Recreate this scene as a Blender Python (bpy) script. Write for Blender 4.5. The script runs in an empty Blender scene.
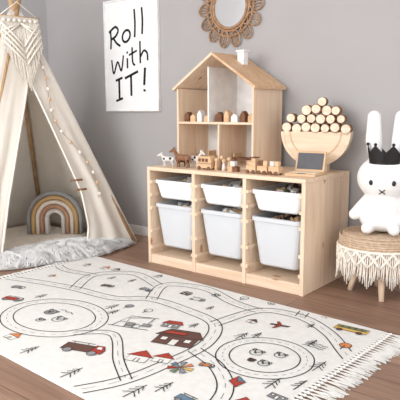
import bpy, bmesh, math, random
from mathutils import Vector, Matrix, noise
random.seed(7)
S=bpy.context.scene
try: S.view_settings.view_transform='Standard'
except Exception: pass
COL=S.collection
# ---------------------------------------------------------------- materials
def lin(c):
    return tuple((x/255/12.92 if x/255<=.04045 else ((x/255+.055)/1.055)**2.4) for x in c)+(1,)
def mat(name,c,rough=.6,c2=None,scale=20,bump=0.0,bscale=200,spec=.3,stretch=(1,1,1),detail=4,trans=0,metal=0):
    m=bpy.data.materials.new(name); m.use_nodes=True
    nt=m.node_tree; N=nt.nodes; L=nt.links; b=N['Principled BSDF']
    b.inputs['Roughness'].default_value=rough
    b.inputs['Specular IOR Level'].default_value=spec
    b.inputs['Metallic'].default_value=metal
    tc=N.new('ShaderNodeTexCoord'); mp=N.new('ShaderNodeMapping'); mp.inputs['Scale'].default_value=stretch
    L.new(tc.outputs['Object'],mp.inputs['Vector'])
    nz=N.new('ShaderNodeTexNoise'); nz.inputs['Scale'].default_value=scale; nz.inputs['Detail'].default_value=detail
    L.new(mp.outputs[0],nz.inputs['Vector'])
    r=N.new('ShaderNodeValToRGB'); r.color_ramp.elements[0].position=.35; r.color_ramp.elements[1].position=.65
    c2=c2 or tuple(max(0,x*.95) for x in c)
    r.color_ramp.elements[0].color=lin(c2); r.color_ramp.elements[1].color=lin(c)
    L.new(nz.outputs['Fac'],r.inputs[0]); L.new(r.outputs[0],b.inputs['Base Color'])
    if bump:
        n2=N.new('ShaderNodeTexNoise'); n2.inputs['Scale'].default_value=bscale
        L.new(tc.outputs['Object'],n2.inputs['Vector'])
        bp=N.new('ShaderNodeBump'); bp.inputs['Strength'].default_value=bump; bp.inputs['Distance'].default_value=.004
        L.new(n2.outputs['Fac'],bp.inputs['Height']); L.new(bp.outputs[0],b.inputs['Normal'])
    if trans:
        tr=N.new('ShaderNodeBsdfTranslucent'); tr.inputs[0].default_value=lin(c)
        mx=N.new('ShaderNodeMixShader'); mx.inputs[0].default_value=trans
        L.new(b.outputs[0],mx.inputs[1]); L.new(tr.outputs[0],mx.inputs[2])
        L.new(mx.outputs[0],N['Material Output'].inputs['Surface'])
    return m
def pine(name,axis,base=(238,214,189),dark=(225,195,166),knots=True):
    m=bpy.data.materials.new(name); m.use_nodes=True
    nt=m.node_tree;N=nt.nodes;L=nt.links;b=N['Principled BSDF'];b.inputs['Roughness'].default_value=.55
    b.inputs['Specular IOR Level'].default_value=.25
    tc=N.new('ShaderNodeTexCoord');mp=N.new('ShaderNodeMapping')
    s=[22,22,22];s[axis]=1.6;mp.inputs['Scale'].default_value=s
    L.new(tc.outputs['Object'],mp.inputs['Vector'])
    nz=N.new('ShaderNodeTexNoise');nz.inputs['Scale'].default_value=2.2;nz.inputs['Detail'].default_value=5;nz.inputs['Distortion'].default_value=.6
    L.new(mp.outputs[0],nz.inputs['Vector'])
    r=N.new('ShaderNodeValToRGB');r.color_ramp.elements[0].position=.3;r.color_ramp.elements[1].position=.62
    r.color_ramp.elements[0].color=lin(dark);r.color_ramp.elements[1].color=lin(base)
    L.new(nz.outputs['Fac'],r.inputs[0])
    out=r.outputs[0]
    if knots:
        mp2=N.new('ShaderNodeMapping');s=[9,9,9];s[axis]=4.5;mp2.inputs['Scale'].default_value=s
        L.new(tc.outputs['Object'],mp2.inputs['Vector'])
        v=N.new('ShaderNodeTexVoronoi');v.inputs['Scale'].default_value=1.0
        L.new(mp2.outputs[0],v.inputs['Vector'])
        r2=N.new('ShaderNodeValToRGB');r2.color_ramp.elements[0].position=.07;r2.color_ramp.elements[1].position=.13
        r2.color_ramp.elements[0].color=(1,1,1,1);r2.color_ramp.elements[1].color=(0,0,0,1)
        L.new(v.outputs['Distance'],r2.inputs[0])
        mx=N.new('ShaderNodeMix');mx.data_type='RGBA'
        L.new(r2.outputs[0],mx.inputs['Factor']);L.new(out,mx.inputs['A']);mx.inputs['B'].default_value=lin((190,140,104))
        out=mx.outputs['Result']
    L.new(out,b.inputs['Base Color'])
    return m
PX=pine('pine_grain_x',0);PY=pine('pine_grain_y',1);PZ=pine('pine_grain_z',2)
WOOD=pine('beech_toy_wood',0,(224,192,156),(206,168,130),False)
WOODD=pine('birch_ply_pale',0,(238,217,192),(224,198,168),False)
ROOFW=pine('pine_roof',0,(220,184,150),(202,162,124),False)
WALL=mat('wall_paint_taupe',(176,173,173),.9,(173,170,170),3,.04,300,.1)
WALLB=mat('wall_paint_left',(184,183,184),.9,(181,180,181),3,.04,300,.1)
CEIL=mat('unseen_ceiling_paint',(240,240,240),.9)
WHITE=mat('white_paint',(242,241,240),.45)
PAPER=mat('poster_paper',(243,243,243),.6,(240,240,240))
INK=mat('ink_black',(34,33,34),.8)
BLACK=mat('black_plastic',(18,18,20),.35,spec=.5)
CANVAS=mat('tent_canvas',(249,244,236),.9,(244,238,229),9,.25,90,.1,trans=.35)
CANVAS2=mat('canvas_hem',(243,236,226),.9,bump=.2)
POLE=pine('tent_pole_wood',2,(204,170,132),(176,138,102),False)
FURM=mat('fur_white',(253,253,253),.9,(250,249,248),14,trans=.4)
CORD=mat('macrame_cord',(246,240,230),.9,(236,227,214),60,.3,300)
JUTE=mat('jute_weave',(216,192,168),.85,(190,164,138),70,.6,260)
RUGM=mat('rug_cotton',(236,234,231),.95,(230,228,224),40,.5,420,.1)
RUGF=mat('rug_fringe_cotton',(238,236,231),.95)
BIN=mat('bin_plastic_white',(246,247,248),.35,(243,244,246),5,spec=.5)
BIND=mat('bin_plastic_frosted',(224,227,231),.3,(219,223,227),5,spec=.5,trans=.1)
BUN=mat('bunny_white_vinyl',(244,243,242),.4,(242,241,239),5,spec=.4)
RATT=mat('rattan_brown',(180,144,112),.6,(148,112,84),50)
BROWN=mat('walnut_brown',(128,88,64),.6,(104,68,48),40)
BARK=mat('bark_brown',(160,118,88),.8,(124,88,64),60,.4,150)
LOGEND=mat('log_end_cream',(242,227,206),.7,(228,207,180),60)
DARKG=mat('slate_screen',(90,90,95),.5)
SILV=bpy.data.materials.new('mirror_glass');SILV.use_nodes=True
_b=SILV.node_tree.nodes['Principled BSDF'];_b.inputs['Metallic'].default_value=1;_b.inputs['Roughness'].default_value=.04;_b.inputs['Base Color'].default_value=(.86,.87,.88,1)
RED=mat('print_red',(172,66,52),.9);BRN=mat('print_brown',(104,74,66),.9);ORG=mat('print_orange',(210,132,82),.9);YEL=mat('print_yellow',(220,178,96),.9)
GRN=mat('print_green',(116,134,104),.9);BLU=mat('print_blue',(104,128,148),.9);GRY=mat('print_grey',(146,146,147),.9)
LINE=mat('print_charcoal_line',(40,39,40),.9)
# floor
FL=bpy.data.materials.new('laminate_floor');FL.use_nodes=True
nt=FL.node_tree;N=nt.nodes;L=nt.links;b=N['Principled BSDF'];b.inputs['Roughness'].default_value=.42;b.inputs['Specular IOR Level'].default_value=.35
tc=N.new('ShaderNodeTexCoord');br=N.new('ShaderNodeTexBrick')
L.new(tc.outputs['Object'],br.inputs['Vector'])
br.inputs['Scale'].default_value=1;br.inputs['Brick Width'].default_value=1.25;br.inputs['Row Height'].default_value=.125
br.inputs['Mortar Size'].default_value=.0018;br.inputs['Mortar Smooth'].default_value=.2;br.inputs['Bias'].default_value=0
br.inputs['Color1'].default_value=lin((168,136,116));br.inputs['Color2'].default_value=lin((146,115,97));br.inputs['Mortar'].default_value=lin((94,70,57))
mp=N.new('ShaderNodeMapping');mp.inputs['Scale'].default_value=(1.5,22,1);L.new(tc.outputs['Object'],mp.inputs['Vector'])
nz=N.new('ShaderNodeTexNoise');nz.inputs['Scale'].default_value=2;nz.inputs['Detail'].default_value=6;nz.inputs['Distortion'].default_value=1.2;L.new(mp.outputs[0],nz.inputs['Vector'])
rr=N.new('ShaderNodeValToRGB');rr.color_ramp.elements[0].position=.3;rr.color_ramp.elements[1].position=.7
rr.color_ramp.elements[0].color=(.66,.64,.62,1);rr.color_ramp.elements[1].color=(1.1,1.08,1.06,1);L.new(nz.outputs['Fac'],rr.inputs[0])
mx=N.new('ShaderNodeMix');mx.data_type='RGBA';mx.blend_type='MULTIPLY';mx.inputs['Factor'].default_value=.8
L.new(br.outputs['Color'],mx.inputs['A']);L.new(rr.outputs[0],mx.inputs['B']);L.new(mx.outputs['Result'],b.inputs['Base Color'])
# ---------------------------------------------------------------- helpers
def obj(name,bm,m,parent=None,smooth=False,mods=None):
    me=bpy.data.meshes.new(name);bm.to_mesh(me);bm.free()
    o=bpy.data.objects.new(name,me);COL.objects.link(o)
    for x in (m if isinstance(m,(list,tuple)) else [m]): me.materials.append(x)
    if smooth:
        for p in me.polygons:p.use_smooth=True
    if parent:o.parent=parent
    return o
def empty(name,loc=(0,0,0),rotz=0):
    e=bpy.data.objects.new(name,None);COL.objects.link(e);e.location=loc;e.rotation_euler=(0,0,rotz);e.empty_display_size=.05;return e
def bx(bm,x0,x1,y0,y1,z0,z1,bev=0.0,mi=0,M=None):
    tmp=bmesh.new() if bev else bm
    vs=[tmp.verts.new(((x0,x1)[i&1],(y0,y1)[(i>>1)&1],(z0,z1)[(i>>2)&1])) for i in range(8)]
    fs=[tmp.faces.new([vs[i] for i in f]) for f in ((0,2,3,1),(4,5,7,6),(0,1,5,4),(2,6,7,3),(0,4,6,2),(1,3,7,5))]
    if bev:
        bmesh.ops.bevel(tmp,geom=list(tmp.edges),offset=bev,segments=2,profile=.5,affect='EDGES')
        mp_={}
        for v in tmp.verts:mp_[v]=bm.verts.new(M@v.co if M is not None else v.co)
        for f in tmp.faces:
            g=bm.faces.new([mp_[v] for v in f.verts]);g.material_index=mi
        tmp.free()
    else:
        for f in fs:f.material_index=mi
        if M is not None:
            for v in vs:v.co=M@v.co
def box(name,x0,x1,y0,y1,z0,z1,m,parent=None,bev=.002):
    bm=bmesh.new();bx(bm,x0,x1,y0,y1,z0,z1,bev);return obj(name,bm,m,parent)
def prism(bm,pts,y0,y1,mi=0,M=None):
    a=[bm.verts.new((p[0],y0,p[1])) for p in pts];c=[bm.verts.new((p[0],y1,p[1])) for p in pts]
    n=len(pts);fs=[bm.faces.new(a),bm.faces.new(c[::-1])]
    for i in range(n):fs.append(bm.faces.new([a[i],c[i],c[(i+1)%n],a[(i+1)%n]]))
    for f in fs:f.material_index=mi
    if M is not None:
        for v in a+c:v.co=M@v.co
def tube(bm,pts,r,seg=8,closed=False,mi=0,cap=True,r2=None):
    pts=[Vector(p) for p in pts];n=len(pts);rings=[];up=None
    for i,p in enumerate(pts):
        if closed:t=pts[(i+1)%n]-pts[i-1]
        else:t=pts[min(i+1,n-1)]-pts[max(i-1,0)]
        if t.length<1e-9:t=Vector((0,0,1))
        t.normalize()
        if up is None:up=t.orthogonal().normalized()
        else:
            up=up-t*up.dot(t)
            up=up.normalized() if up.length>1e-6 else t.orthogonal().normalized()
        s=t.cross(up)
        rad=r if r2 is None else r+(r2-r)*i/(n-1)
        rings.append([bm.verts.new(p+(up*math.cos(a)+s*math.sin(a))*rad) for a in [2*math.pi*k/seg for k in range(seg)]])
    for i in range(n if closed else n-1):
        A=rings[i];B=rings[(i+1)%n]
        for k in range(seg):
            f=bm.faces.new([A[k],A[(k+1)%seg],B[(k+1)%seg],B[k]]);f.material_index=mi;f.smooth=True
    if cap and not closed:
        f=bm.faces.new(rings[0][::-1]);f.material_index=mi;f=bm.faces.new(rings[-1]);f.material_index=mi
def ell(bm,c,rad,rot=None,mi=0,u=20,v=14):
    c=Vector(c);rows=[]
    def P(x,y,z):
        q=Vector((x*rad[0],y*rad[1],z*rad[2]))
        if rot is not None:q=rot@q
        return bm.verts.new(q+c)
    top=P(0,0,1);bot=P(0,0,-1)
    for j in range(1,v):
        th=math.pi*j/v;rows.append([P(math.sin(th)*math.cos(2*math.pi*k/u),math.sin(th)*math.sin(2*math.pi*k/u),math.cos(th)) for k in range(u)])
    fs=[]
    for k in range(u):
        k2=(k+1)%u
        fs.append(bm.faces.new([top,rows[0][k],rows[0][k2]]));fs.append(bm.faces.new([bot,rows[-1][k2],rows[-1][k]]))
        for A,B in zip(rows,rows[1:]):fs.append(bm.faces.new([A[k],B[k],B[k2],A[k2]]))
    for f in fs:f.material_index=mi;f.smooth=True
def blob(name,parts,m,parent,vox,smooth=6):
    bm=bmesh.new()
    for p in parts:
        if p[0]=='e':ell(bm,p[1],p[2])
        else:
            a,b_,ra,rb=Vector(p[1]),Vector(p[2]),p[3],p[4];n=max(3,int((a-b_).length/(min(ra,rb)*.4)))
            for i in range(n+1):
                t=i/n;rr_=ra+(rb-ra)*t;ell(bm,a.lerp(b_,t),(rr_,)*3,u=14,v=10)
    o=obj(name,bm,m,parent,True)
    md=o.modifiers.new('remesh','REMESH');md.mode='VOXEL';md.voxel_size=vox;md.use_smooth_shade=True
    md=o.modifiers.new('smooth','SMOOTH');md.factor=.5;md.iterations=smooth
    return o
def crom(P,closed=False,n=8):
    P=[Vector((p[0],p[1],0)) for p in P];out=[];m_=len(P)
    for i in range(m_ if closed else m_-1):
        g=lambda k:P[k%m_] if closed else P[max(0,min(m_-1,k))]
        a,b_,c,d=g(i-1),g(i),g(i+1),g(i+2)
        for k in range(n):
            t=k/n;out.append(.5*((2*b_)+(c-a)*t+(2*a-5*b_+4*c-d)*t*t+(3*b_-a-3*c+d)*t**3))
    if not closed:out.append(P[-1])
    return out
def ribbon(bm,pts,w,z=0,closed=False,M=None):
    pts=[Vector((p[0],p[1],0)) for p in pts];n=len(pts);Lr=[]
    for i in range(n):
        t=(pts[(i+1)%n]-pts[i-1]) if closed else pts[min(i+1,n-1)]-pts[max(i-1,0)]
        if t.length<1e-9:t=Vector((1,0,0))
        t.normalize();q=Vector((-t.y,t.x,0))*w/2
        a,b_=pts[i]+q,pts[i]-q;a.z=b_.z=z
        if M is not None:a=M@a;b_=M@b_
        Lr.append((bm.verts.new(a),bm.verts.new(b_)))
    for i in range(n if closed else n-1):
        A=Lr[i];B=Lr[(i+1)%n];bm.faces.new([A[1],B[1],B[0],A[0]])
# ---------------------------------------------------------------- room
box('floor',-2.5,3.2,-4.2,.12,-.1,0,FL,None,0)
box('wall_back',-2.5,3.2,0,.12,0,2.5,WALL,None,0)
box('wall_left',-2.5,-2.36,-4.2,0,0,2.5,WALLB,None,0)
box('unseen_ceiling',-2.5,3.2,-4.2,.12,2.5,2.6,CEIL,None,0)  # unseen ceiling, added to block ambient light from above
box('baseboard_back',-2.36,3.2,-.014,0,0,.062,WHITE,None,.003)
box('baseboard_left',-2.36,-2.346,-4.2,-.014,0,.062,WHITE,None,.003)
# ---------------------------------------------------------------- storage unit
U=empty('pine_storage_unit')
T=.019;Y0,Y1=-.46,-.02
box('top_board',-.94,0,Y0,Y1,.52-T,.52,PX,U,.002)
for i,x in enumerate((-.94,-.94+.307,-.94+.614,-T)):
    bm=bmesh.new()
    if i in(0,3):
        n=5;w=(Y1-Y0)/n
        for k in range(n):bx(bm,x,x+T,Y0+k*w+(.0006 if k else 0),Y0+(k+1)*w,0,.52-T,.0012)
    else:bx(bm,x,x+T,Y0,Y1,.0,.52-T,.001)
    obj('upright_panel_%d'%(i+1),bm,PZ,U)
xs=[(-.94+T,-.633),(-.633+T,-.326),(-.326+T,-T)]
for i,(a,c) in enumerate(xs):
    box('front_rail_%d'%(i+1),a,c,Y0+.004,Y0+.022,.0,.05,PX,U,.002)
    box('bottom_board_%d'%(i+1),a,c,Y0+.024,Y1,.03,.045,PX,U,.001)
    box('rear_stretcher_%d'%(i+1),a,c,Y1-.018,Y1,.44,.5,PX,U,.001)
    bm=bmesh.new()
    for z in (.10,.19,.315,.385,.455):
        bx(bm,a,a+.010,Y0+.002,Y1-.02,z-.022,z-.006,.001);bx(bm,c-.010,c,Y0+.002,Y1-.02,z-.022,z-.006,.001)
    obj('tray_runners_%d'%(i+1),bm,PY,U)
def bin_(x0,x1,ztop,h,contents=None):
    E=empty('storage_bin',((x0+x1)/2,(Y0+Y1)/2,ztop-h))
    bm=bmesh.new();W=(x1-x0)/2;D=.205;t=.003
    def ring(w,d,z,r=.028):
        out=[]
        for cx,cy,a0 in ((1,1,0),(-1,1,90),(-1,-1,180),(1,-1,270)):
            for k in range(5):
                a=math.radians(a0+k*22.5);out.append(bm.verts.new((cx*(w-r)+r*math.cos(a),cy*(d-r)+r*math.sin(a),z)))
        return out
    tp=.018 if h<.15 else .026
    w=W-.013
    R=[ring(w-tp-.01,D-tp-.012,0,.02),ring(w-tp-.002,D-tp-.004,.008),ring(w-.002,D-.012,h-.022),ring(w-.001,D-.010,h-.020),ring(W-.0115,D-.001,h-.018,.03),ring(W-.0115,D-.001,h,.03),
       ring(w-.006,D-.018,h,.026),ring(w-.007,D-.018,h-.02,.026),ring(w-tp-.006,D-tp-.008,.012,.022)]
    for A,B in zip(R,R[1:]):
        n=len(A)
        for k in range(n):
            f=bm.faces.new([A[k],A[(k+1)%n],B[(k+1)%n],B[k]]);f.smooth=False
    bm.faces.new(R[0][::-1]);bm.faces.new(R[-1])
    o=obj('bin_shell',bm,BIN if h<.15 else BIND,E,False)
    if contents:
        bm=bmesh.new()
        rnd=random.Random(int(x0*1000)+int(ztop*100))
        for k in range(26):
            s=rnd.uniform(.016,.030);M=Matrix.Translation((rnd.uniform(-w+.05,w-.05),rnd.uniform(-D+.05,D-.06),h-rnd.uniform(.022,.036)))@Matrix.Rotation(rnd.uniform(0,3),4,Vector((rnd.random(),rnd.random(),rnd.random())).normalized())
            bx(bm,-s,s,-s*.7,s*.7,-s*.5,s*.5,.003,rnd.randrange(4),M)
        bx(bm,-w+.035,w-.035,-D+.035,D-.035,h*.3,h-.04,0,0)
        obj('toy_pile',bm,contents,E)
for i,(a,c) in enumerate(xs):
    bin_(a,c,.452,.098,[WOOD,BROWN,WHITE,GRN] if i==2 else [WHITE,WOOD,GRY,WHITE])
    bin_(a,c,.326,.232,[BRN,GRN,DARKG,WOOD] if i==2 else [WHITE,GRY,WOOD,WHITE])
# ---------------------------------------------------------------- dollhouse
H=empty('wooden_dollhouse')
hx0,hx1,hy0,hy1=-.865,-.375,-.30,-.035;zb=.52;ze=.925;cx=(hx0+hx1)/2;za=1.085;t=.011
box('base',hx0,hx1,hy0,hy1,zb,zb+.012,PX,H,.001)
box('left_side',hx0,hx0+t,hy0,hy1,zb+.012,ze,PZ,H,.001)
box('right_side',hx1-t,hx1,hy0,hy1,zb+.012,ze,PZ,H,.001)
box('middle_floor',hx0+t,hx1-t,hy0+.004,hy1-.008,.742,.753,PX,H,.001)
box('attic_divider',-.665,-.656,hy0+.01,hy1-.008,.753,1.03,WHITE,H,.001)
box('lower_divider',-.60,-.59,hy0+.01,hy1-.008,zb+.012,.742,PZ,H,.001)
bm=bmesh.new();prism(bm,[(hx0+t,zb+.012),(hx1-t,zb+.012),(hx1-t,ze),(cx,za-.02),(hx0+t,ze)],hy1-.008,hy1);obj('back_panel',bm,WHITE,H)
for sgn,nm in((-1,'left'),(1,'right')):
    bm=bmesh.new();dx=(hx1-hx0)/2+.016;sl=(za-ze)/((hx1-hx0)/2)
    e0=(cx+sgn*dx,za-sl*dx)
    pts=[(cx,za),(cx,za+.014),(e0[0],e0[1]+.014),(e0[0],e0[1])]
    if sgn<0:pts=pts[::-1]
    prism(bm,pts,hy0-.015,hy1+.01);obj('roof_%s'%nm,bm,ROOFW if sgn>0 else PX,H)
bm=bmesh.new();bx(bm,cx+.055,cx+.095,-.17,-.13,1.04,1.105,.002);bx(bm,cx+.049,cx+.101,-.176,-.124,1.105,1.115,.002);obj('chimney',bm,WHITE,H)
bm=bmesh.new()
for (wx,wz) in((-.77,.84),(-.50,.84),(-.74,.64),(-.47,.64)):
    for a in(-.035,0,.035):bx(bm,wx+a-.003,wx+a+.003,hy1-.014,hy1-.008,wz-.04,wz+.04)
    for a in(-.04,0,.04):bx(bm,wx-.038,wx+.038,hy1-.0145,hy1-.0085,wz+a-.003,wz+a+.003)
obj('window_frames',bm,WOOD,H)
bm=bmesh.new();rnd=random.Random(3)
def mini_house(x,y,z,w,h,mi):
    prism(bm,[(x-w/2,z),(x+w/2,z),(x+w/2,z+h*.65),(x,z+h),(x-w/2,z+h*.65)],y-.018,y+.018,mi)
for x,w,h,mi in((-.83,.03,.05,1),(-.79,.034,.04,0),(-.745,.03,.06,2),(-.70,.03,.035,0),(-.62,.04,.05,1),(-.57,.03,.06,0),(-.52,.038,.042,2),(-.47,.03,.055,1),(-.42,.034,.045,0)):
    mini_house(x,-.24,.753,w,h,mi)
for x,w,h,mi in((-.80,.10,.035,2),(-.71,.05,.05,0),(-.52,.09,.045,1),(-.43,.05,.06,0)):
    bx(bm,x-w/2,x+w/2,-.2,-.13,.532+h*.6,.532+h*.6+.008,.001,mi)
    for a in(-1,1):
        for c_ in(-.197,-.133):bx(bm,x+a*(w/2-.004)-.003,x+a*(w/2-.004)+.003,c_-.003,c_+.003,.532,.532+h*.6,0,0)
    bx(bm,x-w/2,x-w/2+.006,-.2,-.13,.532+h*.6,.532+h*1.3,.001,0)
obj('miniature_furniture',bm,[WOOD,BROWN,WHITE],H)
# ---------------------------------------------------------------- toys on top
ZT=.52
def animal(name,x,y,rot,s,m,m2=None,horse=False):
    E=empty(name,(x,y,ZT),rot)
    nk=.028 if horse else .018
    P=[('c',(-.026*s,0,.040*s),(.022*s,0,.041*s),.0125*s,.0140*s),
       ('c',(.024*s,0,.044*s),((.030+nk*.5)*s,0,(.050+nk*.7)*s),.0100*s,.0062*s),
       ('c',((.030+nk*.5)*s,0,(.052+nk*.7)*s),((.050+nk*.5)*s,0,(.044+nk*.7)*s),.0078*s,.0048*s),
       ('c',(-.037*s,0,.046*s),(-.043*s,0,.020*s),.003*s,.002*s)]
    for sy in(-1,1):
        P+=[('c',(.020*s,sy*.007*s,.034*s),(.021*s,sy*.0075*s,.018*s),.0055*s,.0036*s),('c',(.021*s,sy*.0075*s,.018*s),(.021*s,sy*.0075*s,.0035*s),.0036*s,.0033*s),
            ('c',(-.026*s,sy*.007*s,.036*s),(-.022*s,sy*.0075*s,.024*s),.0066*s,.0042*s),('c',(-.022*s,sy*.0075*s,.024*s),(-.028*s,sy*.0075*s,.016*s),.0040*s,.0032*s),('c',(-.028*s,sy*.0075*s,.016*s),(-.027*s,sy*.0075*s,.0035*s),.0032*s,.0033*s),
            ('c',((.030+nk*.5)*s,sy*.005*s,(.057+nk*.7)*s),((.028+nk*.5)*s,sy*.007*s,(.064+nk*.7)*s),.0026*s,.0018*s)]
    blob('body',P,m,E,.0016*s,3)
    if m2:
        bm=bmesh.new()
        for (a,b_,c_,ra) in((-.015,.0118,.044,.008),(.008,-.0120,.046,.009),(-.028,-.0105,.042,.007),(.02,.0122,.042,.007),(-.006,-.0126,.037,.006)):
            ell(bm,(a*s,b_*s,c_*s),(ra*s,.0022*s,ra*.8*s))
        obj('patches',bm,m2,E)
    return E
TOYB=mat('toy_brown',(146,104,78),.5,(122,84,62),80);TOYK=mat('toy_black',(46,42,40),.5);TOYW=mat('toy_white',(226,222,216),.5)
animal('toy_cow',-.845,-.395,math.radians(200),1.0,TOYW,TOYK)
animal('toy_horse',-.755,-.385,math.radians(185),1.25,TOYB,None,True)
animal('toy_goat',-.800,-.340,math.radians(30),.8,TOYK,None)
animal('toy_zebra',-.695,-.350,math.radians(-15),1.15,TOYW,TOYK,True)
def cart(bm,x0,x1,y,z,h,mi=0):
    bx(bm,x0,x1,y-.018,y+.018,z+.008,z+.014+h*.35,.002,mi)
    for a in(x0+.012,x1-.012):
        for s in(-1,1):tube(bm,[(a,y+s*.018,z+.009),(a,y+s*.024,z+.009)],.009,12,mi=1)
E=empty('wooden_toy_bus',(-.595,-.39,ZT));bm=bmesh.new()
cart(bm,-.042,.042,0,0,.06);prism(bm,[(-.042,.03),(.042,.03),(.042,.055),(.034,.066),(-.038,.066),(-.042,.06)],-.018,.018)
for a in(-.028,-.006,.016):bx(bm,a-.008,a+.008,-.0192,.0192,.04,.056,0,1)
obj('bus_body',bm,[WOOD,BROWN],E)
E=empty('peg_doll_set',(-.505,-.385,ZT));bm=bmesh.new()
for i,(a,c_,h) in enumerate(((-.03,0,.065),(-.006,.012,.08),(.018,-.004,.062),(.04,.01,.072))):
    tube(bm,[(a,c_,0),(a,c_,h*.35),(a,c_,h*.62)],.0105,12,mi=i%3,r2=.0065);ell(bm,(a,c_,h*.78),(.010,.010,.011),mi=0)
obj('peg_dolls',bm,[WOOD,BROWN,TOYW],E)
E=empty('wooden_block_stack',(-.425,-.39,ZT));bm=bmesh.new()
bx(bm,-.028,-.002,-.013,.013,0,.026,.002,0);bx(bm,.0,.026,-.013,.013,0,.026,.002,1);bx(bm,-.015,.012,-.013,.013,.0265,.052,.002,2);prism(bm,[(-.015,.0525),(.012,.0525),(-.0015,.07)],-.012,.012,1)
obj('blocks',bm,[WOOD,BROWN,TOYW],E)
E=empty('wooden_train',(-.345,-.39,ZT));bm=bmesh.new()
for i in range(3):
    x=i*.062;cart(bm,x,x+.054,0,0,.07)
    if i<2:tube(bm,[(x+.054,0,.014),(x+.062,0,.014)],.002,6)
    if i==0:
        tube(bm,[(x+.006,0,.046),(x+.040,0,.046)],.015,14);bx(bm,x+.030,x+.052,-.016,.016,.036,.072,.002);tube(bm,[(x+.014,0,.055),(x+.014,0,.076)],.005,10,mi=1);bx(bm,x+.026,x+.054,-.019,.019,.072,.077,.001,1)
    else:
        bx(bm,x+.003,x+.025,-.011,.011,.0385,.062,.002,1 if i==1 else 2);bx(bm,x+.028,x+.050,-.011,.011,.0385,.062,.002,0)
obj('train_body',bm,[WOOD,BROWN,TOYW],E)
# laptop
E=empty('wooden_toy_laptop',(-.075,-.325,ZT),math.radians(6));bm=bmesh.new()
bx(bm,-.075,.068,-.06,.055,0,.012,.003,0)
for r_ in range(4):
    for k in range(8):
        bx(bm,-.066+k*.0160,-.066+k*.0160+.013,-.03+r_*.018,-.03+r_*.018+.0145,.012,.0155,.001,1)
bx(bm,-.02,.02,-.054,-.036,.012,.0135,.001,2)
M=Matrix.Translation((0,.055,.010))@Matrix.Rotation(math.radians(-16),4,'X')
bx(bm,-.075,.068,-.005,.005,0,.098,.003,0,M);bx(bm,-.066,.059,-.0062,-.0045,.012,.088,.0,2,M)
obj('laptop_body',bm,[WOOD,WOODD,DARKG],E)
# log rack
E=empty('log_stacking_toy',(-.125,-.130,ZT),math.radians(16));bm=bmesh.new()
R_=.165;cz=.19
def arc(r,a0,a1,n):return[(r*math.cos(a0+(a1-a0)*i/n),cz+r*math.sin(a0+(a1-a0)*i/n)) for i in range(n+1)]
def shell(r0,r1,y0,y1,mi=0):
    o_=arc(r1,math.pi,2*math.pi,36);i_=arc(r0,math.pi,2*math.pi,36)
    rows=[[bm.verts.new((p[0],y,p[1])) for p in q] for q,y in((o_,y0),(i_,y0),(i_,y1),(o_,y1))]
    for a in range(4):
        A,B=rows[a],rows[(a+1)%4]
        for k in range(36):
            f=bm.faces.new([A[k],B[k],B[k+1],A[k+1]]);f.material_index=mi
    for k in(0,-1):bm.faces.new([r[k] for r in rows])
shell(.152,R_,-.04,.04,0)
for y0,y1 in((.032,.038),(-.036,-.030)):
    prism(bm,arc(.152,math.pi,2*math.pi,36),y0,y1,0)
shell(.118,.124,-.0385,-.036,1)
bx(bm,-.06,.06,-.036,.036,0,.036,.002,0)
obj('half_moon_rack',bm,[WOODD,WOOD],E)
bm=bmesh.new();rnd=random.Random(5)
rows=[(.208,[-.140,-.092,-.046,0,.046,.092,.142]),(.251,[-.118,-.07,-.023,.024,.071,.117]),(.293,[-.045,.002,.049,.092]),(.333,[.026])]
for z,xs_ in rows:
    for x in xs_:
        r=.0235*rnd.uniform(.86,1.06);y0=-.036+rnd.uniform(-.012,.008);zz=z+rnd.uniform(-.004,.004)
        bk=rnd.random()<.35
        tube(bm,[(x,y0,zz),(x,.022,zz)],r,18,mi=1);tube(bm,[(x,y0-.001,zz),(x,y0+.004,zz)],r*(.84 if bk else .92),18,mi=2)
bx(bm,-.13,.13,-.028,.028,.11,.188,0,1)
obj('log_pile',bm,[LOGEND,BARK,LOGEND],E)
# ---------------------------------------------------------------- poster
E=empty('framed_poster',(-1.735,0,.806));W,Hh=.480,.70
bm=bmesh.new()
for q in((0,W,0,.012),(0,W,Hh-.012,Hh),(0,.012,.012,Hh-.012),(W-.012,W,.012,Hh-.012)):bx(bm,q[0],q[1],-.022,-.001,q[2],q[3],.001)
obj('frame',bm,WHITE,E);box('print_sheet',.012,W-.012,-.014,-.002,.012,Hh-.012,PAPER,E,0)
bm=bmesh.new();MP=Matrix(((1,0,0,0),(0,0,1,-.0148),(0,1,0,0),(0,0,0,1)))
def stroke(P,ox,oy,sx,sy,w=.015,closed=False,sm=True,sh=.0):
    Q=[(ox+p[0]*sx+p[1]*sh-.008,oy+p[1]*sy) for p in P]
    Q=[(a,c_+(a-.2)*.22) for a,c_ in Q]
    ribbon(bm,crom(Q,closed,7) if sm and len(Q)>2 else Q,w,0,closed,MP)
circ=[(.5+.5*math.cos(a),.5+.5*math.sin(a)) for a in[k*math.pi/4 for k in range(8)]]
stroke([(0,0),(.05,.5),(0,1)],.065,.43,.09,.12);stroke([(-.15,.9),(.5,1.05),(.8,.8),(.5,.55),(.05,.5)],.065,.43,.09,.12);stroke([(.3,.5),(.6,.2),(1,-.05)],.065,.43,.09,.12)
stroke(circ,.175,.435,.07,.07,closed=True)
stroke([(0,0),(.1,.5),(0,1)],.285,.44,.05,.17);stroke([(0,0),(.1,.5),(0,1)],.35,.44,.05,.16)
stroke([(0,1),(.15,0),(.5,.7),(.8,0),(1,1)],.07,.27,.11,.09,.013);stroke([(0,0),(0,.7)],.215,.27,.05,.09,.014);stroke([(-.1,1.0),(.1,1.05)],.215,.275,.06,.09,.014)
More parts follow.
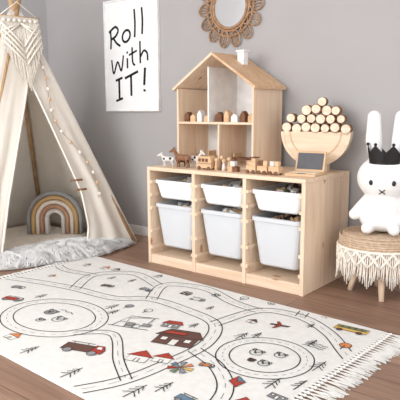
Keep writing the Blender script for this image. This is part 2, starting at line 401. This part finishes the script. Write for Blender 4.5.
stroke([(0,1.3),(.05,.3),(.4,0)],.26,.27,.06,.09,.014);stroke([(-.5,.85),(.7,.95)],.26,.27,.06,.09,.012)
stroke([(0,1.5),(0,0)],.33,.27,.08,.09,.014);stroke([(0,.4),(.4,.75),(.75,.5),(.8,0)],.33,.27,.08,.09,.014)
stroke([(0,0),(0,1)],.135,.09,.08,.13,.018);stroke([(-.4,1),(.4,1.03)],.135,.09,.08,.13,.015);stroke([(-.4,0),(.4,.03)],.135,.09,.08,.13,.015)
stroke([(0,0),(0,1)],.245,.09,.08,.13,.018);stroke([(-.7,.95),(.8,1.05)],.245,.09,.08,.13,.016)
stroke([(0,.3),(.1,1.1)],.36,.09,.1,.13,.019);stroke([(0,.0),(.05,.09)],.36,.09,.1,.13,.02)
o=obj('lettering',bm,INK,E)
# ---------------------------------------------------------------- mirror
E=empty('rattan_flower_mirror',(-.727,0,1.365));bm=bmesh.new()
def ringp(r,y,n=48,sx=1):return[(r*math.cos(2*math.pi*k/n),y,r*math.sin(2*math.pi*k/n)) for k in range(n)]
tube(bm,[(0,-.003,0),(0,-.012,0)],.112,48);obj('mirror_disc',bm,SILV,E)
bm=bmesh.new()
for r,rr_ in((.112,.008),(.126,.006),(.155,.005)):tube(bm,ringp(r,-.014),rr_,8,True)
n=14
for k in range(n):
    a=2*math.pi*k/n;pts=[]
    for j in range(20):
        b_=2*math.pi*j/20;lr=.172+.042*math.cos(b_);lt=.032*math.sin(b_)
        pts.append((lr*math.cos(a)-lt*math.sin(a),-.014-.004*math.sin(b_),lr*math.sin(a)+lt*math.cos(a)))
    tube(bm,pts,.0045,6,True)
    for s in(-.014,0,.014):
        tube(bm,[(.126*math.cos(a)-s*math.sin(a),-.013,.126*math.sin(a)+s*math.cos(a)),(.205*math.cos(a)-s*math.sin(a),-.013,.205*math.sin(a)+s*math.cos(a))],.0028,6)
obj('rattan_petals',bm,RATT,E)
# ---------------------------------------------------------------- tent
TE=empty('teepee_tent')
CT=Vector((-1.79,-.66,0));Tp=Vector((-1.785,-.645,1.385))
A=Vector((-1.33,-.18,0));B=Vector((-1.60,-1.14,0));Cc=Vector((-2.28,-1.14,0));D=Vector((-2.28,-.18,0))
def topo(P):
    d=(P-CT);d.z=0;return Tp+d.normalized()*.032
for i,P in enumerate((A,B,Cc,D)):
    d=(Tp-P);e=P+d*1.14
    bm=bmesh.new();off=(P-CT);off.z=0;off=Vector((-off.y,off.x,0)).normalized()*.018
    tube(bm,[P+Vector((0,0,.002)),e+off],.0135,12);obj('pole_%d'%(i+1),bm,POLE,TE,True)
def outw(P):
    d=(P-CT);d.z=0;return P+d.normalized()*.02
def sheet(name,fn,nu,nv,m=CANVAS,th=.0016):
    bm=bmesh.new();g=[[bm.verts.new(fn(i/nu,j/nv)) for i in range(nu+1)] for j in range(nv+1)]
    for j in range(nv):
        for i in range(nu):bm.faces.new([g[j][i],g[j][i+1],g[j+1][i+1],g[j+1][i]])
    o=obj(name,bm,m,TE,True);md=o.modifiers.new('solid','SOLIDIFY');md.thickness=th;return o
def panel(P,Q,nrm,sag=.035):
    P=outw(P);Q=outw(Q);tP,tQ=topo(P),topo(Q)
    def f(u,v):
        a=tP.lerp(P,v);b_=tQ.lerp(Q,v);p=a.lerp(b_,u)
        w=math.sin(math.pi*u)*v
        p=p-nrm*(sag*w)+nrm*(.010*math.sin(u*15+v*4)*w)+nrm*.012*noise.noise(Vector((u*5,v*5,P.x)))*w
        p.z=max(p.z,.004);return p
    return f
sheet('back_side_canvas',panel(D,A,Vector((0,1,0)),.03),24,30)
sheet('left_side_canvas',panel(Cc,D,Vector((-1,0,0)),.02),24,30)
sheet('front_side_canvas',panel(B,Cc,Vector((0,-1,0)),.03),24,30)
def interp(tb,s):
    for (a,va),(b_,vb) in zip(tb,tb[1:]):
        if s<=b_:
            t_=(s-a)/(b_-a);return va+(vb-va)*t_
    return tb[-1][1]
FD=(A-B).normalized();FN=Vector((FD.y,-FD.x,0))   # along the front, and out of it
def flap(P,tb,sgn):
    Pf=outw(P);tP=topo(P)
    mid_t=(topo(A)+topo(B))/2;mid_b=(outw(A)+outw(B))/2
    def f(u,v):
        a=tP.lerp(Pf,v);c_=mid_t.lerp(mid_b,v);g=interp(tb,v);c_=c_+FD*(sgn*g)
        op=max(0,(v-.28)/.72)
        c_=c_+FN*(.04*math.sin(math.pi*min(1,op)))
        p=a.lerp(c_,u)
        w=math.sin(math.pi*min(1,u*.9))*v
        p+=FN*((.026*math.sin(u*13+v*2.5)+.018*math.sin(u*7-v*3))*w*op+.01*noise.noise(Vector((u*6,v*6,sgn)))*w)
        p.z=max(p.z,.004);return p
    return f
tbR=[(0,0),(.28,0),(.40,.045),(.55,.10),(.76,.185),(.9,.20),(1,.17)]
tbL=[(0,0),(.28,0),(.40,.06),(.55,.14),(.76,.24),(1,.33)]
fr=flap(A,tbR,1);fl=flap(B,tbL,-1)
sheet('door_flap_right',fr,20,44);sheet('door_flap_left',fl,20,44)
bm=bmesh.new()
for f_ in(fr,fl):tube(bm,[f_(1,.28+.72*k/40)+FN*.006+Vector((0,0,.004)) for k in range(41)],.007,6)
obj('flap_hems',bm,CANVAS2,TE,True)
bm=bmesh.new()
for v in(.70,.74):
    p=fr(.93,v)+FN*.012;tube(bm,[p-FD*.045,p+FN*.004,p+FD*.025],.006,6)
obj('leather_ties',bm,BARK,TE)
box('floor_mat',-2.17,-1.64,-1.05,-.30,.002,.045,CANVAS2,TE,.015)
# string of little lights draped on the front of the tent
E=empty('string_lights',(0,0,0));bm=bmesh.new();pts=[]
for k in range(61):
    s=k/60;v=.12+.66*s;u=.55-.22*math.sin(s*9.5)
    pts.append(fr(max(.08,min(.9,u)),v)+FN*.010)
tube(bm,pts,.0016,5,mi=1)
for k in range(2,60,4):ell(bm,pts[k]+FN*.007-Vector((0,0,.006)),(.0085,.0085,.0105),mi=0 if k%8==2 else 2,u=10,v=8)
BULB=mat('bulb_frosted_white',(255,250,238),.3);obj('light_string',bm,[BULB,RATT,WOOD],E)
# macrame hanging at the apex
E=empty('macrame_hanging',(0,0,0));bm=bmesh.new()
mid_t=(topo(A)+topo(B))/2;mid_b=(outw(A)+outw(B))/2
def mp_(u,z):
    s=(1.385-z)/1.385;c_=mid_t.lerp(mid_b,s);return Vector((c_.x,c_.y,z))+FD*(u-.005)+FN*.03
O1,O2,O3=FN*.006,FN*.013,FN*.016
tube(bm,[mp_(-.12,1.335),mp_(.12,1.335)],.007,8,mi=1)
for k in range(29):
    u=-.108+.216*k/28;L_=.17+.24*(1-abs(u)/.108)
    tube(bm,[mp_(u,1.335)+O1,mp_(u+random.uniform(-.003,.003),1.335-L_*.5)+O1,mp_(u+random.uniform(-.005,.005),1.335-L_)+O1],.0036,5)
for r_ in range(4):
    for s in(-1,1):
        tube(bm,[mp_(s*.108,1.30-r_*.034)+O2,mp_(s*.054,1.24-r_*.034)+O3,mp_(0,1.17-r_*.034)+O3],.0058,6)
        if r_<2:tube(bm,[mp_(s*.108,1.22+r_*.034)+O2,mp_(0,1.30+r_*.0)+O3],.005,6)
for k in range(7):ell(bm,mp_(-.09+.03*k,1.315)+O2,(.010,.012,.010),u=8,v=6)
tube(bm,[mp_(-.11,1.335),mp_(0,1.42)+O2,mp_(.11,1.335)],.003,6)
obj('macrame_cords',bm,[CORD,POLE],E)
# ---------------------------------------------------------------- rainbow cushion
yaw=math.radians(40)
E=empty('rainbow_cushion',(-1.765,-.445,.047),yaw)
cols=[(158,157,158),(206,170,120),(234,221,208),(188,146,118),(224,216,210)]
r=.178
for i,c in enumerate(cols):
    bm=bmesh.new();rc=r-.014-i*.028
    pts=[(rc,0,.002)]+[(rc*math.cos(a),0,.095+rc*math.sin(a)) for a in[math.pi*k/24 for k in range(25)]]+[(-rc,0,.002)]
    tube(bm,pts,.0152,12)
    for v in bm.verts:v.co.y*=2.2;v.co.z=max(v.co.z,0)
    obj('arch_%d'%(i+1),bm,mat('rainbow_fabric_%d'%i,c,.95,bump=.4),E,True)
# ---------------------------------------------------------------- fur rug (wavy outline, thick pile, lies over the tent sill)
bm=bmesh.new();rnd=random.Random(11)
fc=Vector((-1.455,-.70,0));fx,fy=.175,.50
def fr_(a):return 1+.06*math.sin(3*a+1)+.05*math.sin(7*a)
def fpos(q,a):
    x=fx*q*fr_(a)*math.cos(a);y=fy*q*fr_(a)*math.sin(a)
    return fc.x+x+.10*y/fy,fc.y+y
n=64;rings=[]
for q in(0.02,.3,.6,.85,.95,1.0):
    rings.append([bm.verts.new((*fpos(q,a),.004+.045*(1-q**4))) for a in[2*math.pi*k/n for k in range(n)]])
for X_,Y_ in zip(rings,rings[1:]):
    for k in range(n):bm.faces.new([X_[k],Y_[k],Y_[(k+1)%n],X_[(k+1)%n]])
bm.faces.new(rings[0][::-1])
for k in range(17000):
    a=rnd.uniform(0,2*math.pi);q=math.sqrt(rnd.random())
    p=Vector((*fpos(q,a),.003+.045*(1-q**4)))
    cl=noise.noise(Vector((p.x*14,p.y*14,0)))*4+a
    d=Vector((math.cos(cl),math.sin(cl),0))*rnd.uniform(.008,.026)+Vector((math.cos(a),math.sin(a),0))*.014*q
    hgt=rnd.uniform(.010,.026)
    s=Vector((-d.y,d.x,0)).normalized()*.0032
    m1=p+d*.5+Vector((0,0,hgt));e=p+d*1.35+Vector((0,0,hgt*.6))
    v=[bm.verts.new(x) for x in(p-s,p+s,m1+s*.8,m1-s*.8,e)]
    bm.faces.new([v[0],v[1],v[2],v[3]]);bm.faces.new([v[3],v[2],v[4]])
obj('white_fur_rug',bm,FURM)
# ---------------------------------------------------------------- city rug
RO=Vector((-1.25,-.565,0));RA=-.045;RL,RW,RT=1.70,1.03,.006
RG=empty('city_map_rug',RO,RA)
bm=bmesh.new()
bx(bm,0,RL,-RW,0,.0005,RT,.002);obj('rug_body',bm,RUGM,RG)
ca,sa=math.cos(-RA),math.sin(-RA)
def loc(p):
    x,y=p[0]-RO.x,p[1]-RO.y;return(x*ca-y*sa,x*sa+y*ca)
def inside(p,m=.012):return m<p[0]<RL-m and -RW+m<p[1]<-m
groups={}
def G(mt):
    if mt not in groups:groups[mt]=bmesh.new()
    return groups[mt]
def clipline(P,w=.0035,closed=False,mt=LINE,z=None):
    z=z or RT+.0012
    if closed:P=list(P)+[P[0]]
    seg=[]
    for p in P:
        if inside(p):seg.append(p)
        else:
            if len(seg)>1:ribbon(G(mt),seg,w,z)
            seg=[]
    if len(seg)>1:ribbon(G(mt),seg,w,z)
def road(P,closed=False,w=.05):
    C=[Vector((*loc(p),0)) for p in P];C=crom(C,closed,12);n=len(C)
    for s in(-1,1):
        o_=[]
        for i in range(n):
            t_=(C[(i+1)%n]-C[i-1]) if closed else C[min(i+1,n-1)]-C[max(i-1,0)]
            t_.normalize();o_.append(C[i]+Vector((-t_.y,t_.x,0))*s*w/2)
        clipline(o_,.0040,closed)
    for i in range(0,n-2,4):clipline([C[i],C[i+1],C[i+2]],.0014)
road([(-1.3,-1.12),(-1.08,-1.06),(-.87,-1.02),(-.63,-1.0),(-.49,-.91),(-.28,-.92),(-.10,-.97),(-.01,-1.135),(-.01,-1.33),(-.04,-1.52),(-.14,-1.7)])
road([(-.10,-.97),(-.045,-.74),(.12,-.70),(.28,-.78),(.4,-.9),(.5,-1.0)])
road([(.209+.135*math.cos(a)*1.05,-1.10+.135*math.sin(a)) for a in[k*math.pi/5 for k in range(10)]],True,.045)
road([(-.65+.185*math.cos(a)*1.15,-1.30+.165*math.sin(a)) for a in[k*math.pi/5 for k in range(10)]],True,.05)
road([(-.49,-.91),(-.58,-.72),(-.40,-.65),(-.2,-.72),(-.10,-.74),(-.045,-.74)])
road([(-.01,-1.2),(.135,-1.26),(.25,-1.38),(.3,-1.6)])
road([(-.87,-1.02),(-.97,-.82),(-.83,-.68),(-.6,-.75)])
road([(-.45,-1.36),(-.33,-1.28),(-.15,-1.42),(-.03,-1.5)],w=.035)
road([(-1.3,-1.45),(-1.1,-1.35),(-.95,-1.4),(-.8,-1.55),(-.75,-1.7)])
road([(-1.3,-.8),(-1.15,-.85),(-.97,-.82)],w=.04)
road([(.12,-.70),(.1,-.6),(.1,-.5)],w=.04)
class Mf:
    def __init__(s,x,y,sc,rot=0):
        s.o=loc((x,y));s.s=sc;s.c=math.cos(rot);s.n=math.sin(rot);s.k=0
    def p(s,q):return(s.o[0]+s.s*(q[0]*s.c-q[1]*s.n),s.o[1]+s.s*(q[0]*s.n+q[1]*s.c))
    def fill(s,P,mt,line=True):
        s.k+=1;z=RT+.0014+.0003*s.k;b_=G(mt);P=[s.p(q) for q in P]
        ar=sum(P[i-1][0]*P[i][1]-P[i][0]*P[i-1][1] for i in range(len(P)))
        if ar<0:P=P[::-1]
        if all(inside(q,.004) for q in P):
            b_.faces.new([b_.verts.new((q[0],q[1],z)) for q in P])
            if line:ribbon(G(LINE),P,.0028,z+.0002,True)
    def line(s,P,closed=False,w=.0034):
        s.k+=1;P=[s.p(q) for q in P];clipline(P,w,closed,LINE,RT+.0015+.0003*s.k)
    def circ(s,c,r,mt=None,w=.003):
        P=[(c[0]+r*math.cos(k*math.pi/8),c[1]+r*math.sin(k*math.pi/8)) for k in range(16)]
        if mt:s.fill(P,mt)
        else:s.line(P,True,w)
def truck(x,y,s,m1,m2,rot=0):
    q=Mf(x,y,s,rot);q.fill([(-1,-.3),(.4,-.3),(.4,.35),(-1,.35)],m1);q.fill([(.42,-.3),(1,-.3),(1,.1),(.8,.45),(.42,.45)],m2);q.fill([(.55,.1),(.85,.1),(.75,.35),(.55,.35)],RUGF)
    for c in(-.6,.6):q.circ((c,-.35),.2,GRY)
    q.line([(-.9,.5),(.3,.5)]);q.line([(-.7,.35),(-.7,.5)]);q.line([(0,.35),(0,.5)])
def house(x,y,s,m1,m2,rot=0):
    q=Mf(x,y,s,rot);q.fill([(-.8,-.6),(.8,-.6),(.8,.2),(-.8,.2)],m1);q.fill([(-1,.2),(1,.2),(.6,.85),(-.6,.85)],m2);q.fill([(-.15,-.6),(.15,-.6),(.15,-.1),(-.15,-.1)],RUGF);q.fill([(.35,-.25),(.6,-.25),(.6,.02),(.35,.02)],RUGF);q.fill([(-.6,-.25),(-.35,-.25),(-.35,.02),(-.6,.02)],RUGF)
def hut(x,y,s,m1,rot=0):
    q=Mf(x,y,s,rot);q.fill([(-.6,-.6),(.6,-.6),(.6,.1),(-.6,.1)],RUGF);q.fill([(-.8,.1),(.8,.1),(0,.9)],m1);q.line([(-.1,-.6),(-.1,-.2),(.15,-.2),(.15,-.6)])
def tree(x,y,s,rot=0,fillm=None):
    q=Mf(x,y,s,rot)
    q.line([(0,-1),(0,.9)]);
    for h in(-.3,.1,.5):q.line([(-.45*(1-h*.6),h-.25),(0,h+.15),(.45*(1-h*.6),h-.25)])
def bush(x,y,s,m=None):
    q=Mf(x,y,s);q.circ((0,.3),.6,m);q.line([(0,-.9),(0,.2)])
def bear(x,y,s,m=None,rot=0):
    q=Mf(x,y,s,rot);q.circ((-.55,.55),.25,m);q.circ((.55,.55),.25,m);q.circ((0,0),.75,m);q.circ((-.25,.15),.07,BRN);q.circ((.25,.15),.07,BRN);q.circ((0,-.15),.14,LINE)
R39=math.radians(20)
truck(-.965,-1.28,.05,RED,GRY,R39);truck(-1.09,-1.17,.035,GRY,RUGF,R39)
truck(-.314,-1.43,.080,BRN,RED,R39)
q=Mf(-.348,-1.16,.085,R39)
q.line([(-1,-.5),(1,-.5)],w=.004);q.line([(-.8,-.5),(-.5,.8),(-.2,-.5)]);q.line([(-.5,.8),(.9,.9)]);q.line([(-.5,.5),(.5,.85)]);q.line([(.7,.9),(.7,.1)]);q.fill([(.5,-.2),(.9,-.2),(.9,.1),(.5,.1)],GRY);q.circ((.3,-.3),.2);q.line([(-.65,0),(-.35,0)]);q.fill([(-.2,-.4),(.15,-.4),(.15,0),(-.2,0)],GRY)
house(-.115,-1.17,.095,BRN,BRN,R39);house(-.22,-1.08,.045,GRY,RED,R39)
q=Mf(-.115,-1.17,.095,R39);q.k=8;q.fill([(-.75,.35),(.2,.35),(.2,.6),(-.55,.6)],RED)
hut(-.115,-1.36,.060,RED,R39);hut(-.045,-1.32,.05,RED,R39)
q=Mf(.045,-1.335,.048)
for k in range(7):
    a=k*2*math.pi/7;q.fill([(0,0),(.9*math.cos(a),.9*math.sin(a)),(.9*math.cos(a+.5),.9*math.sin(a+.5))],[YEL,ORG,GRY,BLU,RED,GRN,GRY][k])
q=Mf(.24,-1.30,.036,.5);q.fill([(0,-1),(.7,0),(0,1),(-.7,0)],RED);q.fill([(0,0),(.7,0),(0,1)],BLU)
q=Mf(.335,-.70,.062,.1);q.fill([(-1,-.35),(1,-.35),(1,.4),(-1,.4)],YEL);q.fill([(-.9,.0),(.9,.0),(.9,.3),(-.9,.3)],GRN);q.circ((-.6,-.4),.18,BRN);q.circ((.6,-.4),.18,BRN)
for c in(-.6,-.2,.2,.6):q.line([(c,0),(c,.3)])
bear(.17,-1.09,.03);bear(.245,-1.06,.026);bear(.235,-1.145,.026);bear(.19,-1.15,.016,BRN)
bear(-.70,-1.28,.034,GRY);bear(-.61,-1.31,.034);bear(-.66,-1.36,.022)
q=Mf(-.65,-1.24,.04);q.line([(-1,0),(-.5,.25),(0,0),(.5,.25),(1,0)])
q=Mf(.106,-.83,.04,.3);q.fill([(-1,-.1),(.8,-.15),(1,.1),(-.9,.2)],BRN);q.fill([(-.2,0),(.2,0),(-.3,.9),(-.5,.9)],RED);q.fill([(-.2,0),(.2,0),(-.3,-.9),(-.5,-.9)],RED)
for a in((-1.02,-.70,.036,ORG),(-.95,-.69,.032,BRN),(-1.14,-.72,.03,GRY),(-.70,-.64,.03,GRY),(-1.12,-.96,.026,ORG)):hut(*a)
truck(-.60,-.83,.034,GRY,BLU);truck(-.33,-.79,.036,RUGF,GRY,.2);house(-.42,-.76,.03,BRN,GRY);truck(-.78,-.90,.034,BRN,GRY,.3)
bear(-.30,-.70,.022);bear(-.05,-.64,.02);bush(-.18,-.66,.03);bush(-.5,-1.04,.03,GRY);hut(.0,-.86,.03,BRN)
for a in((.385,-1.05,.045),(.33,-1.24,.045),(.40,-1.20,.04),(.04,-1.53,.05),(.09,-1.46,.04),(-.55,-1.08,.04),(-.50,-1.12,.035),(-.2,-1.57,.045),(-.45,-1.55,.04),(.28,-.90,.035),(.05,-1.0,.04),(.09,-.96,.03),(-.90,-1.18,.035),(-1.05,-1.5,.04),(-.75,-.77,.03),(-.86,-.80,.03),(-.22,-.84,.028),(.2,-.64,.024),(-.15,-1.03,.03),(.20,-.76,.026)):tree(*a)
q=Mf(.30,-.92,.04)
for r_ in range(3):q.line([(-1,.4-r_*.4),(-.6,.55-r_*.4),(-.2,.4-r_*.4),(.2,.55-r_*.4),(.6,.4-r_*.4),(1,.5-r_*.4)])
bush(.38,-.86,.035,ORG);bush(-.40,-1.03,.03);truck(.10,-1.27,.026,ORG,GRY,.3);hut(.33,-1.40,.045,RED,.4);truck(.20,-1.48,.045,BLU,GRY)
hut(-.60,-1.52,.04,ORG);bush(-.9,-1.5,.04);house(.385,-1.30,.035,GRY,GRY)
for mt,b_ in groups.items():
    obj('print_'+mt.name.replace('print_',''),b_,mt,RG)
bm=bmesh.new();rnd=random.Random(2)
for side in(0,1):
    n=52
    for k in range(n):
        y=-RW+.01+(RW-.02)*k/(n-1);x=RL if side else 0;sg=1 if side else -1;ll=1 if side else .4
        tube(bm,[(x-sg*.004,y,.004),(x+sg*.02,y,.005)],.0036,6)
        ell(bm,(x+sg*.018,y,.0055),(.006,.0052,.0052),u=8,v=6)
        for j in range(6):
            e=rnd.uniform(-.016,.016);l=rnd.uniform(.06,.09)*ll
            tube(bm,[(x+sg*.02,y,.005),(x+sg*(.02+l*.5),y+e*.6+rnd.uniform(-.004,.004),.005),(x+sg*(.02+l),y+e,.0025)],.0017,4)
obj('fringe',bm,RUGF,RG)
# ---------------------------------------------------------------- stool
ST=empty('macrame_stool',(.235,-.215,0));SR=.165;sz=.28
bm=bmesh.new()
prof=[(0,.12),(SR-.012,.12),(SR-.004,.13),(SR,.15),(SR,sz-.03),(SR-.006,sz-.012),(SR-.02,sz-.004),(0,sz-.004)]
n=48;rg=[]
for r_,z in prof[1:-1]:rg.append([bm.verts.new((r_*math.cos(2*math.pi*k/n),r_*math.sin(2*math.pi*k/n),z)) for k in range(n)])
for X_,Y_ in zip(rg,rg[1:]):
    for k in range(n):bm.faces.new([X_[k],X_[(k+1)%n],Y_[(k+1)%n],Y_[k]])
bm.faces.new(rg[0][::-1]);bm.faces.new(rg[-1]);obj('seat_core',bm,JUTE,ST,True)
bm=bmesh.new()
r_=.006
while r_<SR-.01:
    tube(bm,[(r_*math.cos(2*math.pi*k/40),r_*math.sin(2*math.pi*k/40),sz-.004+.0008*(k%2)) for k in range(40)],.0052,6,True);r_+=.0096
for z in[sz-.014-.0095*k for k in range(6)]:
    tube(bm,[((SR+.002*(k%2))*math.cos(2*math.pi*k/72),(SR+.002*(k%2))*math.sin(2*math.pi*k/72),z) for k in range(72)],.0056,6,True)
obj('jute_coils',bm,JUTE,ST)
bm=bmesh.new();rnd=random.Random(4);nk=132;zt=sz-.055
for k in range(nk):
    a=2*math.pi*k/nk;ph=(k%12)/12;L_=.10+.055*(1-abs(ph-.5)*2)
    pts=[((SR+.008+.004*j/3)*math.cos(a+rnd.uniform(-.01,.01)*j),(SR+.008+.004*j/3)*math.sin(a+rnd.uniform(-.01,.01)*j),zt-L_*j/3) for j in range(4)]
    tube(bm,pts,.0028,5)
for s in(-1,1):
    for k in range(22):
        for w_ in(0,.006):
            pts=[((SR+.013)*math.cos(2*math.pi*k/22+s*math.pi/22*j/4*2),(SR+.013)*math.sin(2*math.pi*k/22+s*math.pi/22*j/4*2),zt-w_-.06*j/4) for j in range(5)]
            tube(bm,pts,.0034,5)
tube(bm,[((SR+.010)*math.cos(2*math.pi*k/60),(SR+.010)*math.sin(2*math.pi*k/60),zt) for k in range(60)],.006,6,True)
obj('macrame_fringe',bm,CORD,ST)
bm=bmesh.new()
for a in(-168,-58,22,112):
    a=math.radians(a);tube(bm,[(.085*math.cos(a),.085*math.sin(a),.13),(.118*math.cos(a),.118*math.sin(a),.001)],.017,14,r2=.011)
obj('legs',bm,PZ,ST,True)
# ---------------------------------------------------------------- bunny lamp
by=math.atan2(-2.62+.215,1.17-.235)+math.pi/2
BE=empty('bunny_lamp',(.250,-.215,sz+.004),by-math.radians(6))
HZ,HX,HY,HR=.238,.118,.104,.100
P=[('e',(0,0,HZ),(HX,HY,HR)),
   ('c',(0,0,.098),(0,0,.16),.092,.066),('e',(0,0,.06),(.104,.09,.058)),
   ('c',(-.048,-.055,.029),(-.055,-.088,.029),.027,.026),('c',(.048,-.055,.029),(.055,-.088,.029),.027,.026),
   ('c',(-.07,-.01,.135),(-.116,-.045,.078),.027,.025),('c',(.07,-.01,.135),(.116,-.045,.078),.027,.025)]
for s in(-1,1):P+=[('c',(s*.044,.01,.31),(s*.054,.01,.40),.027,.036),('c',(s*.054,.01,.40),(s*.056,.01,.498),.036,.029)]
blob('bunny_body',P,BUN,BE,.0055,5)
bm=bmesh.new()
def onhead(x,z,off=0):
    k=1-(x/HX)**2-((z-HZ)/HR)**2;return Vector((x,-HY*math.sqrt(max(k,0))-off,z))
for s in(-1,1):ell(bm,onhead(s*.046,.226),(.0085,.004,.0115))
for s in(-1,1):tube(bm,[onhead(-.012,.187+s*.010,.0005),onhead(0,.187,.0015),onhead(.012,.187-s*.010,.0005)],.0022,6)
obj('bunny_face',bm,BLACK,BE)
bm=bmesh.new()
n=48;cc=Vector((0,-.032,0));ax,ay=.066,.046
def cr(a,z,k):return bm.verts.new((cc.x+ax*k*math.cos(a),cc.y+ay*k*math.sin(a),z))
lo=[];hi=[];lo2=[];hi2=[]
for k in range(n):
    a=2*math.pi*k/n;ph=(k%8)/8;zt_=.345+.036*abs(1-2*ph);zb_=.300
    lo.append(cr(a,zb_,.96));hi.append(cr(a,zt_,1.12));lo2.append(cr(a,zb_,.90));hi2.append(cr(a,zt_,1.06))
for k in range(n):
    j=(k+1)%n
    for X_ in([lo[k],lo[j],hi[j],hi[k]],[lo2[j],lo2[k],hi2[k],hi2[j]],[hi[k],hi[j],hi2[j],hi2[k]],[lo[j],lo[k],lo2[k],lo2[j]]):bm.faces.new(X_)
for k in range(0,n,8):
    a=2*math.pi*k/n;ell(bm,(cc.x+ax*1.1*math.cos(a),cc.y+ay*1.1*math.sin(a),.384),(.007,)*3,u=10,v=8)
tube(bm,[(cc.x+ax*.97*math.cos(2*math.pi*k/40),cc.y+ay*.97*math.sin(2*math.pi*k/40),.304) for k in range(40)],.005,6,True)
obj('crown',bm,BLACK,BE)
# ---------------------------------------------------------------- lights
W_=bpy.data.worlds.new('room_ambient');S.world=W_;W_.use_nodes=True
W_.node_tree.nodes['Background'].inputs[0].default_value=(.965,.985,1,1);W_.node_tree.nodes['Background'].inputs[1].default_value=2.0
def area(name,loc_,tgt,sx,sy,e,c=(1,1,1)):
    l=bpy.data.lights.new(name,'AREA');l.shape='RECTANGLE';l.size=sx;l.size_y=sy;l.energy=e;l.color=c
    o=bpy.data.objects.new(name,l);COL.objects.link(o);o.location=loc_
    o.rotation_euler=(Vector(tgt)-Vector(loc_)).to_track_quat('-Z','Y').to_euler()
area('window_daylight',(-1.0,-4.0,1.7),(-.4,-.3,.5),2.2,1.4,72,(1,.995,.985))
# ---------------------------------------------------------------- camera
p=[1.1696,-2.6245,.8181,.6797,.1576,.9523,-.0046]
yw,pt,ro=p[3],p[4],p[6]
F=Vector((-math.sin(yw)*math.cos(pt),math.cos(yw)*math.cos(pt),-math.sin(pt)));r0=Vector((math.cos(yw),math.sin(yw),0));u0=r0.cross(F)
R2=r0*math.cos(ro)+u0*math.sin(ro);U2=-r0*math.sin(ro)+u0*math.cos(ro)
cam=bpy.data.cameras.new('camera');co=bpy.data.objects.new('camera',cam);COL.objects.link(co)
Mx=Matrix((R2,U2,-F)).transposed().to_4x4();Mx.translation=Vector(p[:3]);co.matrix_world=Mx
cam.sensor_width=36;cam.lens=600*p[5]/400*36;cam.clip_start=.05
S.camera=co
